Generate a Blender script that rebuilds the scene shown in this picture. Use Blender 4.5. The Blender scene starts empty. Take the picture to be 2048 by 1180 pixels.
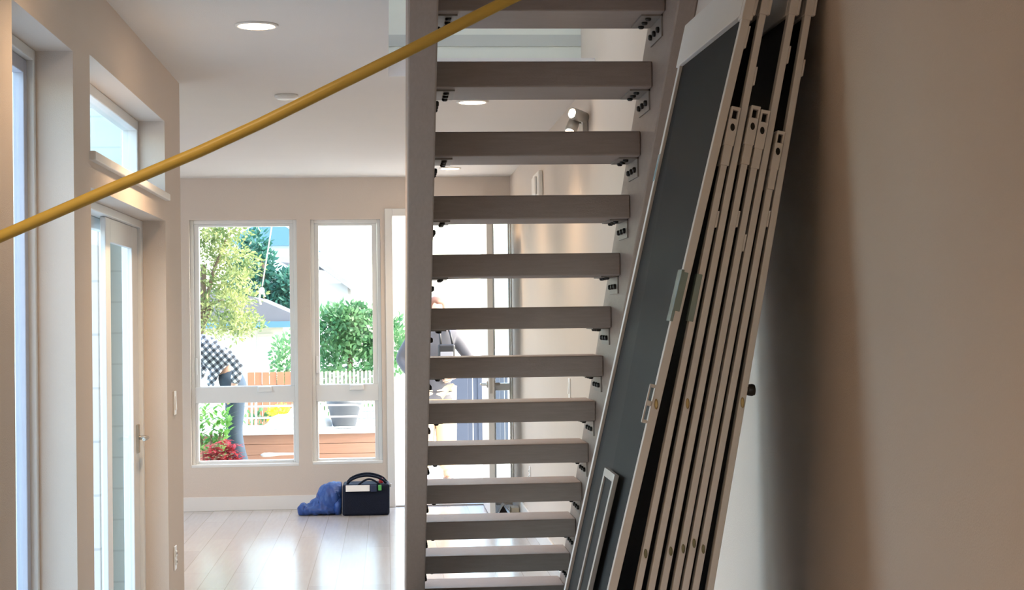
import bpy, bmesh, math, random
from mathutils import Vector, Matrix, noise
random.seed(7)
sc = bpy.context.scene
C = sc.collection
PI = math.pi

# ------------------------------------------------------------------ camera, world, sun, exposure
H = 1.547
YAW, PITCH, ROLL = math.radians(4.396), math.radians(0.849), math.radians(0.760)
cam_d = bpy.data.cameras.new('camera'); cam_d.sensor_width = 36.0; cam_d.lens = 57.18
cam = bpy.data.objects.new('camera', cam_d); C.objects.link(cam)
fwd = Vector((math.sin(YAW)*math.cos(PITCH), math.cos(YAW)*math.cos(PITCH), math.sin(PITCH)))
rgt = Vector((math.cos(YAW), -math.sin(YAW), 0)); up = rgt.cross(fwd)
cr, sr = math.cos(ROLL), math.sin(ROLL)
r2 = rgt*cr - up*sr; u2 = rgt*sr + up*cr
cam.matrix_world = Matrix(((r2.x, u2.x, -fwd.x, 0), (r2.y, u2.y, -fwd.y, 0), (r2.z, u2.z, -fwd.z, H), (0, 0, 0, 1)))
cam_d.clip_start = 0.05; cam_d.clip_end = 500
sc.camera = cam

sc.view_settings.view_transform = 'Standard'; sc.view_settings.look = 'None'
sc.view_settings.gamma = 1.0; sc.view_settings.use_curve_mapping = False
sc.view_settings.exposure = 1.9
SKY, SUN, LAMP, LENS = 0.48, 0.6, 30.0, 9.0
wd = bpy.data.worlds.new('sky'); sc.world = wd; wd.use_nodes = True
nt = wd.node_tree; nt.nodes.clear()
sky = nt.nodes.new('ShaderNodeTexSky'); sky.sky_type = 'NISHITA'; sky.sun_disc = False
sky.sun_elevation = math.radians(42); sky.sun_rotation = math.radians(100); sky.dust_density = 2.5; sky.air_density = 1.0
bg = nt.nodes.new('ShaderNodeBackground'); bg.inputs[1].default_value = SKY
wo = nt.nodes.new('ShaderNodeOutputWorld'); sky_tint = nt.nodes.new('ShaderNodeMix'); sky_tint.data_type = 'RGBA'; sky_tint.blend_type = 'MULTIPLY'; sky_tint.inputs[0].default_value = 1.0; sky_tint.inputs[7].default_value = (1.02, 1.01, 0.95, 1)   # slight warm tint multiplied over the sky colour
nt.links.new(sky.outputs[0], sky_tint.inputs[6]); nt.links.new(sky_tint.outputs[2], bg.inputs[0]); nt.links.new(bg.outputs[0], wo.inputs[0])
sd = bpy.data.lights.new('sun', 'SUN'); sd.energy = SUN; sd.angle = math.radians(1.0); sd.color = (1.0, 0.95, 0.86)
so = bpy.data.objects.new('sun', sd); C.objects.link(so); so.location = (20, 10, 25)
so.rotation_euler = Vector((0.76, -0.16, 0.66)).to_track_quat('Z', 'Y').to_euler()

# ------------------------------------------------------------------ materials
MATS = {}
def mk(name, col, rough=0.6, var=0.0, scale=6.0, bump=0.0, bscale=120.0, metal=0.0, stretch=None, spec=0.5, emis=0.0, emcol=None, trans=0.0):
    m = bpy.data.materials.new(name); m.use_nodes = True; n = m.node_tree; b = n.nodes['Principled BSDF']
    b.inputs['Base Color'].default_value = (*col, 1); b.inputs['Roughness'].default_value = rough
    b.inputs['Metallic'].default_value = metal; b.inputs['Specular IOR Level'].default_value = spec
    tc = n.nodes.new('ShaderNodeTexCoord'); src = tc.outputs['Object']
    if stretch:
        mp = n.nodes.new('ShaderNodeMapping'); mp.inputs['Scale'].default_value = stretch; n.links.new(src, mp.inputs[0]); src = mp.outputs[0]
    if var:
        nz = n.nodes.new('ShaderNodeTexNoise'); nz.inputs['Scale'].default_value = scale; nz.inputs['Detail'].default_value = 5
        n.links.new(src, nz.inputs['Vector'])
        mx = n.nodes.new('ShaderNodeMix'); mx.data_type = 'RGBA'
        mx.inputs[6].default_value = (*[max(0, c*(1-var)) for c in col], 1); mx.inputs[7].default_value = (*[min(1, c*(1+var)) for c in col], 1)
        n.links.new(nz.outputs['Fac'], mx.inputs[0]); n.links.new(mx.outputs[2], b.inputs['Base Color'])
    if bump:
        nb = n.nodes.new('ShaderNodeTexNoise'); nb.inputs['Scale'].default_value = bscale; n.links.new(src, nb.inputs['Vector'])
        bp = n.nodes.new('ShaderNodeBump'); bp.inputs['Strength'].default_value = bump; bp.inputs['Distance'].default_value = 0.004
        n.links.new(nb.outputs['Fac'], bp.inputs['Height']); n.links.new(bp.outputs[0], b.inputs['Normal'])
    if emis:
        b.inputs['Emission Color'].default_value = (*(emcol or col), 1); b.inputs['Emission Strength'].default_value = emis
    if trans:
        tr = n.nodes.new('ShaderNodeBsdfTransparent'); ms = n.nodes.new('ShaderNodeMixShader'); ms.inputs[0].default_value = trans
        n.links.new(b.outputs[0], ms.inputs[1]); n.links.new(tr.outputs[0], ms.inputs[2]); n.links.new(ms.outputs[0], n.nodes['Material Output'].inputs[0])
    MATS[name] = m; return m
def leaf_mat(name, c1, c2, scale=9.0):
    m = mk(name, c1, 0.5); n = m.node_tree; b = n.nodes['Principled BSDF']
    tc = n.nodes.new('ShaderNodeTexCoord'); nz = n.nodes.new('ShaderNodeTexNoise'); nz.inputs['Scale'].default_value = scale
    n.links.new(tc.outputs['Object'], nz.inputs['Vector'])
    cr_ = n.nodes.new('ShaderNodeValToRGB'); cr_.color_ramp.elements[0].position = 0.35; cr_.color_ramp.elements[1].position = 0.65
    cr_.color_ramp.elements[0].color = (*c1, 1); cr_.color_ramp.elements[1].color = (*c2, 1)
    n.links.new(nz.outputs['Fac'], cr_.inputs[0]); n.links.new(cr_.outputs[0], b.inputs['Base Color'])
    tl = n.nodes.new('ShaderNodeBsdfTranslucent'); n.links.new(cr_.outputs[0], tl.inputs[0])
    ms = n.nodes.new('ShaderNodeMixShader'); ms.inputs[0].default_value = 0.35
    n.links.new(b.outputs[0], ms.inputs[1]); n.links.new(tl.outputs[0], ms.inputs[2]); n.links.new(ms.outputs[0], n.nodes['Material Output'].inputs[0])
    return m
def glass_mat(name, tint):
    m = bpy.data.materials.new(name); m.use_nodes = True; n = m.node_tree; n.nodes.remove(n.nodes['Principled BSDF'])
    tr = n.nodes.new('ShaderNodeBsdfTransparent'); tr.inputs[0].default_value = (*tint, 1)
    gl = n.nodes.new('ShaderNodeBsdfGlossy'); gl.inputs['Roughness'].default_value = 0.02
    lw = n.nodes.new('ShaderNodeLayerWeight'); lw.inputs[0].default_value = 0.5
    pw = n.nodes.new('ShaderNodeMath'); pw.operation = 'POWER'; pw.inputs[1].default_value = 5; n.links.new(lw.outputs['Facing'], pw.inputs[0])
    ma = n.nodes.new('ShaderNodeMath'); ma.operation = 'MULTIPLY_ADD'; ma.inputs[1].default_value = 0.4; ma.inputs[2].default_value = 0.02; n.links.new(pw.outputs[0], ma.inputs[0])
    ms = n.nodes.new('ShaderNodeMixShader'); n.links.new(ma.outputs[0], ms.inputs[0]); n.links.new(tr.outputs[0], ms.inputs[1]); n.links.new(gl.outputs[0], ms.inputs[2])
    n.links.new(ms.outputs[0], n.nodes['Material Output'].inputs[0]); MATS[name] = m; return m
def floor_mat(name):
    m = mk(name, (0.42, 0.38, 0.35), 0.24); n = m.node_tree; b = n.nodes['Principled BSDF']
    tc = n.nodes.new('ShaderNodeTexCoord'); mp = n.nodes.new('ShaderNodeMapping'); mp.inputs['Rotation'].default_value = (0, 0, PI/2)
    n.links.new(tc.outputs['Object'], mp.inputs[0])
    br = n.nodes.new('ShaderNodeTexBrick'); br.inputs['Color1'].default_value = (0.54, 0.535, 0.53, 1); br.inputs['Color2'].default_value = (0.47, 0.46, 0.455, 1)
    br.inputs['Mortar'].default_value = (0.38, 0.35, 0.33, 1); br.inputs['Mortar Size'].default_value = 0.0025; br.inputs['Scale'].default_value = 1.0
    br.inputs['Brick Width'].default_value = 1.6; br.inputs['Row Height'].default_value = 0.16; br.offset = 0.37
    n.links.new(mp.outputs[0], br.inputs['Vector'])
    nz = n.nodes.new('ShaderNodeTexNoise'); nz.inputs['Scale'].default_value = 4; nz.inputs['Detail'].default_value = 6
    m2 = n.nodes.new('ShaderNodeMapping'); m2.inputs['Scale'].default_value = (12, 0.8, 1); n.links.new(tc.outputs['Object'], m2.inputs[0]); n.links.new(m2.outputs[0], nz.inputs['Vector'])
    mx = n.nodes.new('ShaderNodeMix'); mx.data_type = 'RGBA'; mx.blend_type = 'MULTIPLY'; mx.inputs[0].default_value = 0.5
    n.links.new(br.outputs['Color'], mx.inputs[6]); n.links.new(nz.outputs['Color'], mx.inputs[7])
    cv = n.nodes.new('ShaderNodeValToRGB'); cv.color_ramp.elements[0].color = (0.85, 0.85, 0.85, 1); cv.color_ramp.elements[1].color = (1, 1, 1, 1)
    n.links.new(nz.outputs['Fac'], cv.inputs[0]); n.links.new(cv.outputs[0], mx.inputs[7]); n.links.new(mx.outputs[2], b.inputs['Base Color'])
    rr = n.nodes.new('ShaderNodeMapRange'); rr.inputs[3].default_value = 0.17; rr.inputs[4].default_value = 0.25
    n.links.new(nz.outputs['Fac'], rr.inputs[0]); n.links.new(rr.outputs[0], b.inputs['Roughness'])
    return m
def brick_mat(name, c1, c2, mortar, w=0.2, h=0.07, rot=None):
    m = mk(name, c1, 0.85); n = m.node_tree; b = n.nodes['Principled BSDF']
    tc = n.nodes.new('ShaderNodeTexCoord'); mp = n.nodes.new('ShaderNodeMapping'); mp.inputs['Rotation'].default_value = rot or (PI/2, 0, 0)
    n.links.new(tc.outputs['Object'], mp.inputs[0])
    br = n.nodes.new('ShaderNodeTexBrick'); br.inputs['Color1'].default_value = (*c1, 1); br.inputs['Color2'].default_value = (*c2, 1); br.inputs['Mortar'].default_value = (*mortar, 1)
    br.inputs['Scale'].default_value = 1; br.inputs['Brick Width'].default_value = w; br.inputs['Row Height'].default_value = h; br.inputs['Mortar Size'].default_value = 0.006
    n.links.new(mp.outputs[0], br.inputs['Vector']); n.links.new(br.outputs['Color'], b.inputs['Base Color']); return m
def stripe_mat(name, c1, c2, axis, period, frac, rough=0.7):
    m = mk(name, c1, rough); n = m.node_tree; b = n.nodes['Principled BSDF']
    tc = n.nodes.new('ShaderNodeTexCoord'); sp = n.nodes.new('ShaderNodeSeparateXYZ'); n.links.new(tc.outputs['Object'], sp.inputs[0])
    d = n.nodes.new('ShaderNodeMath'); d.operation = 'DIVIDE'; d.inputs[1].default_value = period; n.links.new(sp.outputs[axis], d.inputs[0])
    f = n.nodes.new('ShaderNodeMath'); f.operation = 'FRACT'; n.links.new(d.outputs[0], f.inputs[0])
    l = n.nodes.new('ShaderNodeMath'); l.operation = 'LESS_THAN'; l.inputs[1].default_value = frac; n.links.new(f.outputs[0], l.inputs[0])
    mx = n.nodes.new('ShaderNodeMix'); mx.data_type = 'RGBA'; mx.inputs[6].default_value = (*c1, 1); mx.inputs[7].default_value = (*c2, 1)
    n.links.new(l.outputs[0], mx.inputs[0]); n.links.new(mx.outputs[2], b.inputs['Base Color']); return m
def plaid_mat(name):
    m = mk(name, (0.8, 0.8, 0.8), 0.85); n = m.node_tree; b = n.nodes['Principled BSDF']
    tc = n.nodes.new('ShaderNodeTexCoord'); mp = n.nodes.new('ShaderNodeMapping'); mp.inputs['Rotation'].default_value = (0, math.radians(38), 0)
    n.links.new(tc.outputs['Object'], mp.inputs[0]); sp = n.nodes.new('ShaderNodeSeparateXYZ'); n.links.new(mp.outputs[0], sp.inputs[0])
    outs = []
    for ax in (0, 2):
        d = n.nodes.new('ShaderNodeMath'); d.operation = 'DIVIDE'; d.inputs[1].default_value = 0.05; n.links.new(sp.outputs[ax], d.inputs[0])
        f = n.nodes.new('ShaderNodeMath'); f.operation = 'FRACT'; n.links.new(d.outputs[0], f.inputs[0])
        l = n.nodes.new('ShaderNodeMath'); l.operation = 'LESS_THAN'; l.inputs[1].default_value = 0.5; n.links.new(f.outputs[0], l.inputs[0]); outs.append(l)
    s = n.nodes.new('ShaderNodeMath'); s.operation = 'ADD'; n.links.new(outs[0].outputs[0], s.inputs[0]); n.links.new(outs[1].outputs[0], s.inputs[1])
    h = n.nodes.new('ShaderNodeMath'); h.operation = 'MULTIPLY'; h.inputs[1].default_value = 0.5; n.links.new(s.outputs[0], h.inputs[0])
    r = n.nodes.new('ShaderNodeValToRGB'); e = r.color_ramp.elements; r.color_ramp.interpolation = 'CONSTANT'
    e[0].color = (0.78, 0.80, 0.84, 1); e[1].position = 0.75; e[1].color = (0.03, 0.035, 0.05, 1)
    k = e.new(0.25); k.color = (0.17, 0.19, 0.23, 1)
    n.links.new(h.outputs[0], r.inputs[0]); n.links.new(r.outputs[0], b.inputs['Base Color']); return m

wall_m = mk('wall_paint', (0.68, 0.585, 0.50), 0.75, 0.02, 3, 0.25, 260)
ceil_m = mk('ceiling_paint', (0.74, 0.71, 0.67), 0.8, 0.02, 3, 0.2, 260)
trim_m = mk('trim_paint', (0.80, 0.78, 0.74), 0.45, 0.015, 5)
vinyl_m = mk('white_vinyl', (0.80, 0.80, 0.78), 0.4, 0.015, 5)
floor_m = floor_mat('oak_planks')
wood_m = mk('stained_stair_wood', (0.30, 0.235, 0.20), 0.5, 0.16, 5, 0.3, 60, stretch=(2.2, 22, 22))
string_m = mk('stained_stringer_wood', (0.29, 0.22, 0.178), 0.5, 0.14, 5, 0.3, 60, stretch=(20, 3, 12))
steel_m = mk('bracket_steel', (0.25, 0.215, 0.185), 0.5, 0.1, 20, metal=0.2)
bolt_m = mk('dark_bolt', (0.03, 0.028, 0.026), 0.45, 0.1, 20, metal=0.5)
alu_m = mk('white_coated_aluminium', (0.76, 0.74, 0.72), 0.38, 0.03, 4)
capp_m = mk('white_plastic', (0.75, 0.725, 0.70), 0.45, 0.03, 6)
slot_m = mk('dark_slot', (0.01, 0.009, 0.008), 0.8, 0.05, 9)
mesh_m = mk('black_insect_mesh', (0.007, 0.0085, 0.011), 0.5, 0.2, 40, 0.2, 900, spec=0.14, trans=0.04)
brass_m = mk('brass', (0.55, 0.42, 0.2), 0.35, 0.1, 9, metal=0.8)
black_m = mk('black_plastic', (0.012, 0.012, 0.013), 0.4, 0.1, 9)
tape_m = mk('green_film', (0.30, 0.40, 0.38), 0.25, 0.1, 9, trans=0.25)
blufilm_m = mk('blue_film', (0.22, 0.36, 0.42), 0.3, 0.1, 9)
yellow_m = mk('yellow_pvc', (0.58, 0.43, 0.09), 0.42, 0.06, 8)
lens_m = mk('lamp_lens', (1, 0.8, 0.6), 0.4, emis=LENS, emcol=(1.0, 0.72, 0.46))
nickel_m = mk('brushed_nickel', (0.5, 0.48, 0.44), 0.35, 0.06, 30, metal=0.9)
plate_m = mk('white_plate', (0.84, 0.83, 0.80), 0.35, 0.01, 5)
glass_m = glass_mat('window_glass', (0.95, 0.98, 0.97))
bagm = mk('black_nylon', (0.003, 0.0065, 0.019), 0.65, 0.25, 12, 0.4, 200, spec=0.25)
jack_m = mk('blue_nylon', (0.018, 0.065, 0.26), 0.45, 0.25, 10, 0.5, 40)
paper_m = mk('white_paper', (0.8, 0.8, 0.78), 0.7, 0.02, 8)
red_m = mk('red_plastic', (0.75, 0.06, 0.06), 0.4, 0.05, 8)
green_m = mk('green_plastic', (0.10, 0.42, 0.10), 0.4, 0.05, 8)

# ------------------------------------------------------------------ mesh helpers
def BM(): return bmesh.new()
def ad_box(bm, x0, x1, y0, y1, z0, z1, mi=0):
    v = [bm.verts.new((x, y, z)) for x in (x0, x1) for y in (y0, y1) for z in (z0, z1)]
    for q in ((0, 1, 3, 2), (4, 6, 7, 5), (0, 4, 5, 1), (2, 3, 7, 6), (0, 2, 6, 4), (1, 5, 7, 3)):
        f = bm.faces.new([v[i] for i in q]); f.material_index = mi
def ad_hexa(bm, pts, mi=0):        # pts: 4 bottom (ccw) then 4 top
    v = [bm.verts.new(p) for p in pts]
    for q in ((3, 2, 1, 0), (4, 5, 6, 7), (0, 1, 5, 4), (1, 2, 6, 5), (2, 3, 7, 6), (3, 0, 4, 7)):
        f = bm.faces.new([v[i] for i in q]); f.material_index = mi
def ad_prism(bm, poly, axis, a, b, mi=0):   # polygon in the two other axes extruded along axis
    def P(p, t): return {'x': (t, p[0], p[1]), 'y': (p[0], t, p[1]), 'z': (p[0], p[1], t)}[axis]
    A = [bm.verts.new(P(p, a)) for p in poly]; B = [bm.verts.new(P(p, b)) for p in poly]; n = len(poly)
    for f in (A[::-1], B): bm.faces.new(f).material_index = mi
    for i in range(n): bm.faces.new((A[i], A[(i+1) % n], B[(i+1) % n], B[i])).material_index = mi
def ad_tube(bm, pts, r, seg=12, mi=0, cap=True):
    pts = [Vector(p) for p in pts]; rs = r if isinstance(r, (list, tuple)) else [r]*len(pts); rings = []
    ref = None
    for i, p in enumerate(pts):
        t = (pts[min(i+1, len(pts)-1)] - pts[max(i-1, 0)]).normalized()
        if ref is None: ref = Vector((0, 0, 1)) if abs(t.z) < 0.9 else Vector((1, 0, 0))
        a = t.cross(ref).normalized(); b = a.cross(t).normalized(); ref = b
        rings.append([bm.verts.new(p + (a*math.cos(2*PI*k/seg) + b*math.sin(2*PI*k/seg))*rs[i]) for k in range(seg)])
    for i in range(len(rings)-1):
        for k in range(seg):
            f = bm.faces.new((rings[i][k], rings[i][(k+1) % seg], rings[i+1][(k+1) % seg], rings[i+1][k])); f.material_index = mi; f.smooth = True
    if cap:
        for rg in (rings[0][::-1], rings[-1]): bm.faces.new(rg).material_index = mi
def ad_lathe(bm, prof, c=(0, 0, 0), rot=None, seg=32, mi=0):   # prof: (r,z)
    M = Matrix.Translation(c) @ (rot.to_4x4() if rot else Matrix.Identity(4)); rings = []
    for r, z in prof: rings.append([bm.verts.new(M @ Vector((max(r, 1e-4)*math.cos(2*PI*k/seg), max(r, 1e-4)*math.sin(2*PI*k/seg), z))) for k in range(seg)])
    for i in range(len(rings)-1):
        for k in range(seg):
            f = bm.faces.new((rings[i][k], rings[i][(k+1) % seg], rings[i+1][(k+1) % seg], rings[i+1][k])); f.material_index = mi; f.smooth = True
    bm.faces.new(rings[0][::-1]).material_index = mi; bm.faces.new(rings[-1]).material_index = mi
def ad_ball(bm, c, r, mi=0, sub=2):
    r = r if isinstance(r, (list, tuple)) else (r, r, r)
    g = bmesh.ops.create_icosphere(bm, subdivisions=sub, radius=1.0, matrix=Matrix.Translation(c) @ Matrix.Diagonal((*r, 1)))
    for v in g['verts']:
        for f in v.link_faces: f.material_index = mi; f.smooth = True
def obj(name, bm, mats, parent=None, bevel=0.0, seg=2):
    bmesh.ops.recalc_face_normals(bm, faces=bm.faces[:])
    me = bpy.data.meshes.new(name); bm.to_mesh(me); bm.free()
    for m in (mats if isinstance(mats, (list, tuple)) else [mats]): me.materials.append(m)
    o = bpy.data.objects.new(name, me); C.objects.link(o)
    if bevel:
        b = o.modifiers.new('bevel', 'BEVEL'); b.width = bevel; b.segments = seg; b.limit_method = 'ANGLE'
    if parent: adopt(o, parent)
    return o
def adopt(o, parent):
    T = Vector((0, 0, 0)) if parent.parent else parent.location
    o.parent = parent
    o.matrix_parent_inverse = Matrix.Translation(-T)
def thing(name, label, cat, loc=(0, 0, 0), group=None):
    o = bpy.data.objects.new(name, None); C.objects.link(o); o.location = loc; o.empty_display_size = 0.1
    o['label'] = label; o['category'] = cat
    if group: o['group'] = group
    return o
def tag(o, label, cat, group=None, kind=None):
    o['label'] = label; o['category'] = cat
    if group: o['group'] = group
    if kind: o['kind'] = kind
    return o
def struct(name, bm, m, bevel=0.0, label=None):
    o = obj(name, bm, m, None, bevel); o['kind'] = 'structure'
    if label: o['label'] = label
    return o
def box(*a):
    bm = BM(); ad_box(bm, *a); return bm
def bake(o):
    dg = bpy.context.evaluated_depsgraph_get(); bpy.context.view_layer.update()
    me = bpy.data.meshes.new_from_object(o.evaluated_get(dg), depsgraph=dg); old = o.data
    o.modifiers.clear(); o.data = me
    for p in me.polygons: p.use_smooth = True
    return o

# ------------------------------------------------------------------ dimensions of the house
XR, XL, ZC, D, YC = 1.04, -1.02, 2.743, 13.571, 8.193
ZT = 5.4                                                    # top of the upper storey
OX0, OY0, OY1, UY = 0.02, 4.9, 7.972, 8.54                  # stairwell opening

# ------------------------------------------------------------------ setting
struct('floor', box(-6.2, XR+0.15, -3.15, D+0.02, -0.12, 0.0), floor_m)
# left wall: tall window, transom above patio door
def wall_x(name, x0, x1, y0, y1, z0, z1, holes, m):
    bm = BM(); ys = sorted({y0, y1, *[h[0] for h in holes], *[h[1] for h in holes]})
    for a, b in zip(ys, ys[1:]):
        hs = sorted([(h[2], h[3]) for h in holes if h[0] <= a and h[1] >= b]); z = z0
        for lo, hi in hs:
            if lo > z: ad_box(bm, x0, x1, a, b, z, lo)
            z = hi
        if z < z1: ad_box(bm, x0, x1, a, b, z, z1)
    bmesh.ops.remove_doubles(bm, verts=bm.verts[:], dist=1e-5)
    return struct(name, bm, m)
def wall_y(name, y0, y1, x0, x1, z0, z1, holes, m):
    bm = BM(); xs = sorted({x0, x1, *[h[0] for h in holes], *[h[1] for h in holes]})
    for a, b in zip(xs, xs[1:]):
        hs = sorted([(h[2], h[3]) for h in holes if h[0] <= a and h[1] >= b]); z = z0
        for lo, hi in hs:
            if lo > z: ad_box(bm, a, b, y0, y1, z, lo)
            z = hi
        if z < z1: ad_box(bm, a, b, y0, y1, z, z1)
    bmesh.ops.remove_doubles(bm, verts=bm.verts[:], dist=1e-5)
    return struct(name, bm, m)
NY0, NY1, NZ0, NZ1 = 4.554, 5.426, 0.30, 2.447
TY0, TY1, TZ0, TZ1, DZ = 5.731, 7.635, 2.147, 2.486, 2.024
wall_x('wall_left', XL-0.2, XL, -3.0, YC, 0, ZT, [(NY0, NY1, NZ0, NZ1), (TY0, TY1, 0.0, DZ), (TY0, TY1, TZ0, TZ1)], wall_m)
# front room beyond the corner
FX = -3.6
siding_m = stripe_mat('pale_lap_siding', (0.62, 0.71, 0.65), (0.50, 0.58, 0.53), 2, 0.15, 0.06)
wall_y('wall_return', YC-0.2, YC, FX, XL-0.2, 0, ZT, [], siding_m)
wall_x('wall_far_left', FX-0.2, FX, YC-0.2, D+0.16, 0, ZT, [(9.6, 12.2, 0.5, 2.4)], wall_m)
W1 = (-1.621, -0.741, 0.356, 2.398); W2 = (-0.63, -0.05, 0.364, 2.395)
DX0, DX1, DZT = 0.051, 0.86, 2.418
SX0, SX1 = 0.885, 1.03
wall_y('wall_back', D, D+0.16, FX, XR, 0, ZT, [W1, W2, (DX0, DX1, 0, DZT), (SX0, SX1, 0.06, DZT)], wall_m)
wall_x('wall_right', XR, XR+0.15, -3.0, D+0.16, 0, ZT, [], wall_m)
wall_y('wall_rear', -3.15, -3.0, XL-0.2, XR+0.15, 0, ZT, [(-0.7, 0.7, 1.3, 2.3)], wall_m)
# ceiling around the stairwell
bm = BM()
ad_box(bm, XL, XR, -3.0, OY0, ZC, ZC+0.39); ad_box(bm, XL, OX0, OY0, UY, ZC, ZC+0.39)
ad_box(bm, OX0, XR, OY1, UY, ZC, ZC+0.09); ad_box(bm, XL, XR, UY, D, ZC, ZC+0.39); ad_box(bm, FX, XL, YC, D, ZC, ZC+0.39)
struct('ceiling', bm, ceil_m)
bm = BM(); ad_box(bm, OX0-0.12, XR, UY, UY+0.12, ZC+0.39, ZT); ad_box(bm, OX0, XR, UY-0.004, UY, ZC+0.09, ZC+0.39)
upper_m = mk('pale_upstairs_paint', (.72, .73, .63), .75, .02, 3)
struct('wall_upper_back', bm, upper_m)
struct('upper_wall_band', box(OX0, XR, UY-0.008, UY-0.004, 2.986, 3.047), mk('darker_band', (.52,.53,.47), .6, .02, 5))  # thin flush strip across the upstairs wall, darker than its paint
struct('wall_upper_left', box(OX0-0.12, OX0, OY0, UY, ZC+0.39, ZT), upper_m)
struct('wall_upper_front', box(XL, XR, 3.2, 3.32, ZC+0.39, ZT), wall_m)
bm = BM()
ad_box(bm, XL-0.2, XR+0.15, -3.15, 5.0, ZT, ZT+0.2); ad_box(bm, XL-0.2, 0.06, 5.0, YC-.2, ZT, ZT+0.2); ad_box(bm, 1.0, XR+0.15, 5.0, 8.4, ZT, ZT+0.2)
ad_box(bm, FX-0.2, 0.06, YC-.2, 8.4, ZT, ZT+0.2); ad_box(bm, FX-0.2, XR+0.15, 8.4, D+0.16, ZT, ZT+0.2)
struct('roof', bm, ceil_m)
# baseboards
bm = BM(); ad_box(bm, FX, -0.011, D-0.016, D, 0, 0.115); struct('baseboard_back', bm, trim_m, 0.003)
bm = BM(); ad_box(bm, XR-0.016, XR, 7.95, D, 0, 0.115); struct('baseboard_right', bm, trim_m, 0.003)
bm = BM(); ad_box(bm, XL-0.2, XL-0.0, YC, YC+0.016, 0, 0.115); struct('baseboard_left', bm, trim_m, 0.003)
# front door casing
bm = BM(); ad_box(bm, -0.011, DX0, D-0.02, D, 0, DZT+0.062); ad_box(bm, DX0, XR, D-0.02, D, DZT, DZT+0.062)
ad_box(bm, DX1, SX0, D-0.02, D+0.1, 0, DZT); ad_box(bm, SX1, XR, D-0.02, D, 0, DZT); struct('trim_2', bm, trim_m, 0.004)
struct('trim_3', box(DX0, DX1, D+0.0, D+0.14, -0.01, 0.012), mk('threshold', (0.35, 0.33, 0.32), 0.35, 0.05, 9, metal=0.4))
# transom sill board
struct('trim_4', box(XL-0.14, XL+0.022, TY0-0.02, TY1+0.02, TZ0-0.03, TZ0+0.002), trim_m, 0.004)

# ---- windows
def frame_rect_x(bm, x0, x1, y0, y1, z0, z1, wy, wz):
    ad_box(bm, x0, x1, y0, y0+wy, z0, z1); ad_box(bm, x0, x1, y1-wy, y1, z0, z1)
    ad_box(bm, x0, x1, y0+wy, y1-wy, z0, z0+wz); ad_box(bm, x0, x1, y0+wy, y1-wy, z1-wz, z1)
def frame_rect_y(bm, y0, y1, x0, x1, z0, z1, wx, wz, wz1=None):
    wz1 = wz1 or wz
    ad_box(bm, x0, x0+wx, y0, y1, z0, z1); ad_box(bm, x1-wx, x1, y0, y1, z0, z1)
    ad_box(bm, x0+wx, x1-wx, y0, y1, z0, z0+wz); ad_box(bm, x0+wx, x1-wx, y0, y1, z1-wz1, z1)
bm = BM(); frame_rect_x(bm, XL-0.19, XL-0.12, NY0, NY1, NZ0, NZ1, 0.028, 0.035)
w = struct('window_1', bm, vinyl_m, 0.004)
sash_m = mk('grey_sash', (0.50, 0.51, 0.58), 0.4, 0.05, 6)
bm = BM(); frame_rect_x(bm, XL-0.178, XL-0.142, NY0+0.03, NY1-0.03, NZ0+0.037, NZ1-0.037, 0.045, 0.045); obj('sash', bm, sash_m, w, 0.003)
obj('pane', box(XL-0.162, XL-0.156, NY0+0.074, NY1-0.074, NZ0+0.08, NZ1-0.08), glass_m, w)
bm = BM(); frame_rect_x(bm, XL-0.19, XL-0.12, TY0, TY1, TZ0+0.003, TZ1, 0.03, 0.045)
w = struct('window_2', bm, vinyl_m, 0.004)
obj('pane', box(XL-0.162, XL-0.156, TY0+0.029, TY1-0.029, TZ0+0.05, TZ1-0.044), glass_m, w)
# patio door: frame, fixed pane, opening leaf with handle
bm = BM(); frame_rect_x(bm, XL-0.195, XL-0.104, TY0, TY1, 0.0, DZ, 0.045, 0.035)
w = struct('door_1', bm, vinyl_m, 0.004)
L0, L1 = 6.745, 7.588
bm = BM(); x0, x1 = XL-0.146, XL-0.122
ad_box(bm, x0, x1, L0, L0+0.11, 0.036, DZ-0.036); ad_box(bm, x0, x1, 7.43, L1, 0.036, DZ-0.036)
ad_box(bm, x0, x1, L0+0.11, 7.43, 0.036, 0.26); ad_box(bm, x0, x1, L0+0.11, 7.43, 1.888, DZ-0.036)
leaf = obj('door_leaf', bm, vinyl_m, w, 0.004)
obj('pane', box(XL-0.134, XL-0.129, L0+0.108, 7.432, 0.258, 1.89), glass_m, leaf)
bm = BM(); frame_rect_x(bm, XL-0.193, XL-0.168, TY0+0.046, 7.02, 0.036, DZ-0.036, 0.03, 0.05)
fx = obj('fixed_panel', bm, vinyl_m, w, 0.004)
obj('pane', box(XL-0.184, XL-0.178, TY0+0.075, 6.992, 0.085, DZ-0.085), glass_m, fx)
bm = BM(); ad_box(bm, XL-0.122, XL-0.112, 7.50, 7.545, 0.96, 1.09)
ad_tube(bm, [(XL-0.115, 7.523, 1.03), (XL-0.075, 7.523, 1.03)], 0.009); ad_tube(bm, [(XL-0.075, 7.523, 1.03), (XL-0.075, 7.42, 1.028)], 0.0085)
obj('handle', bm, nickel_m, leaf, 0.002)
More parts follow.
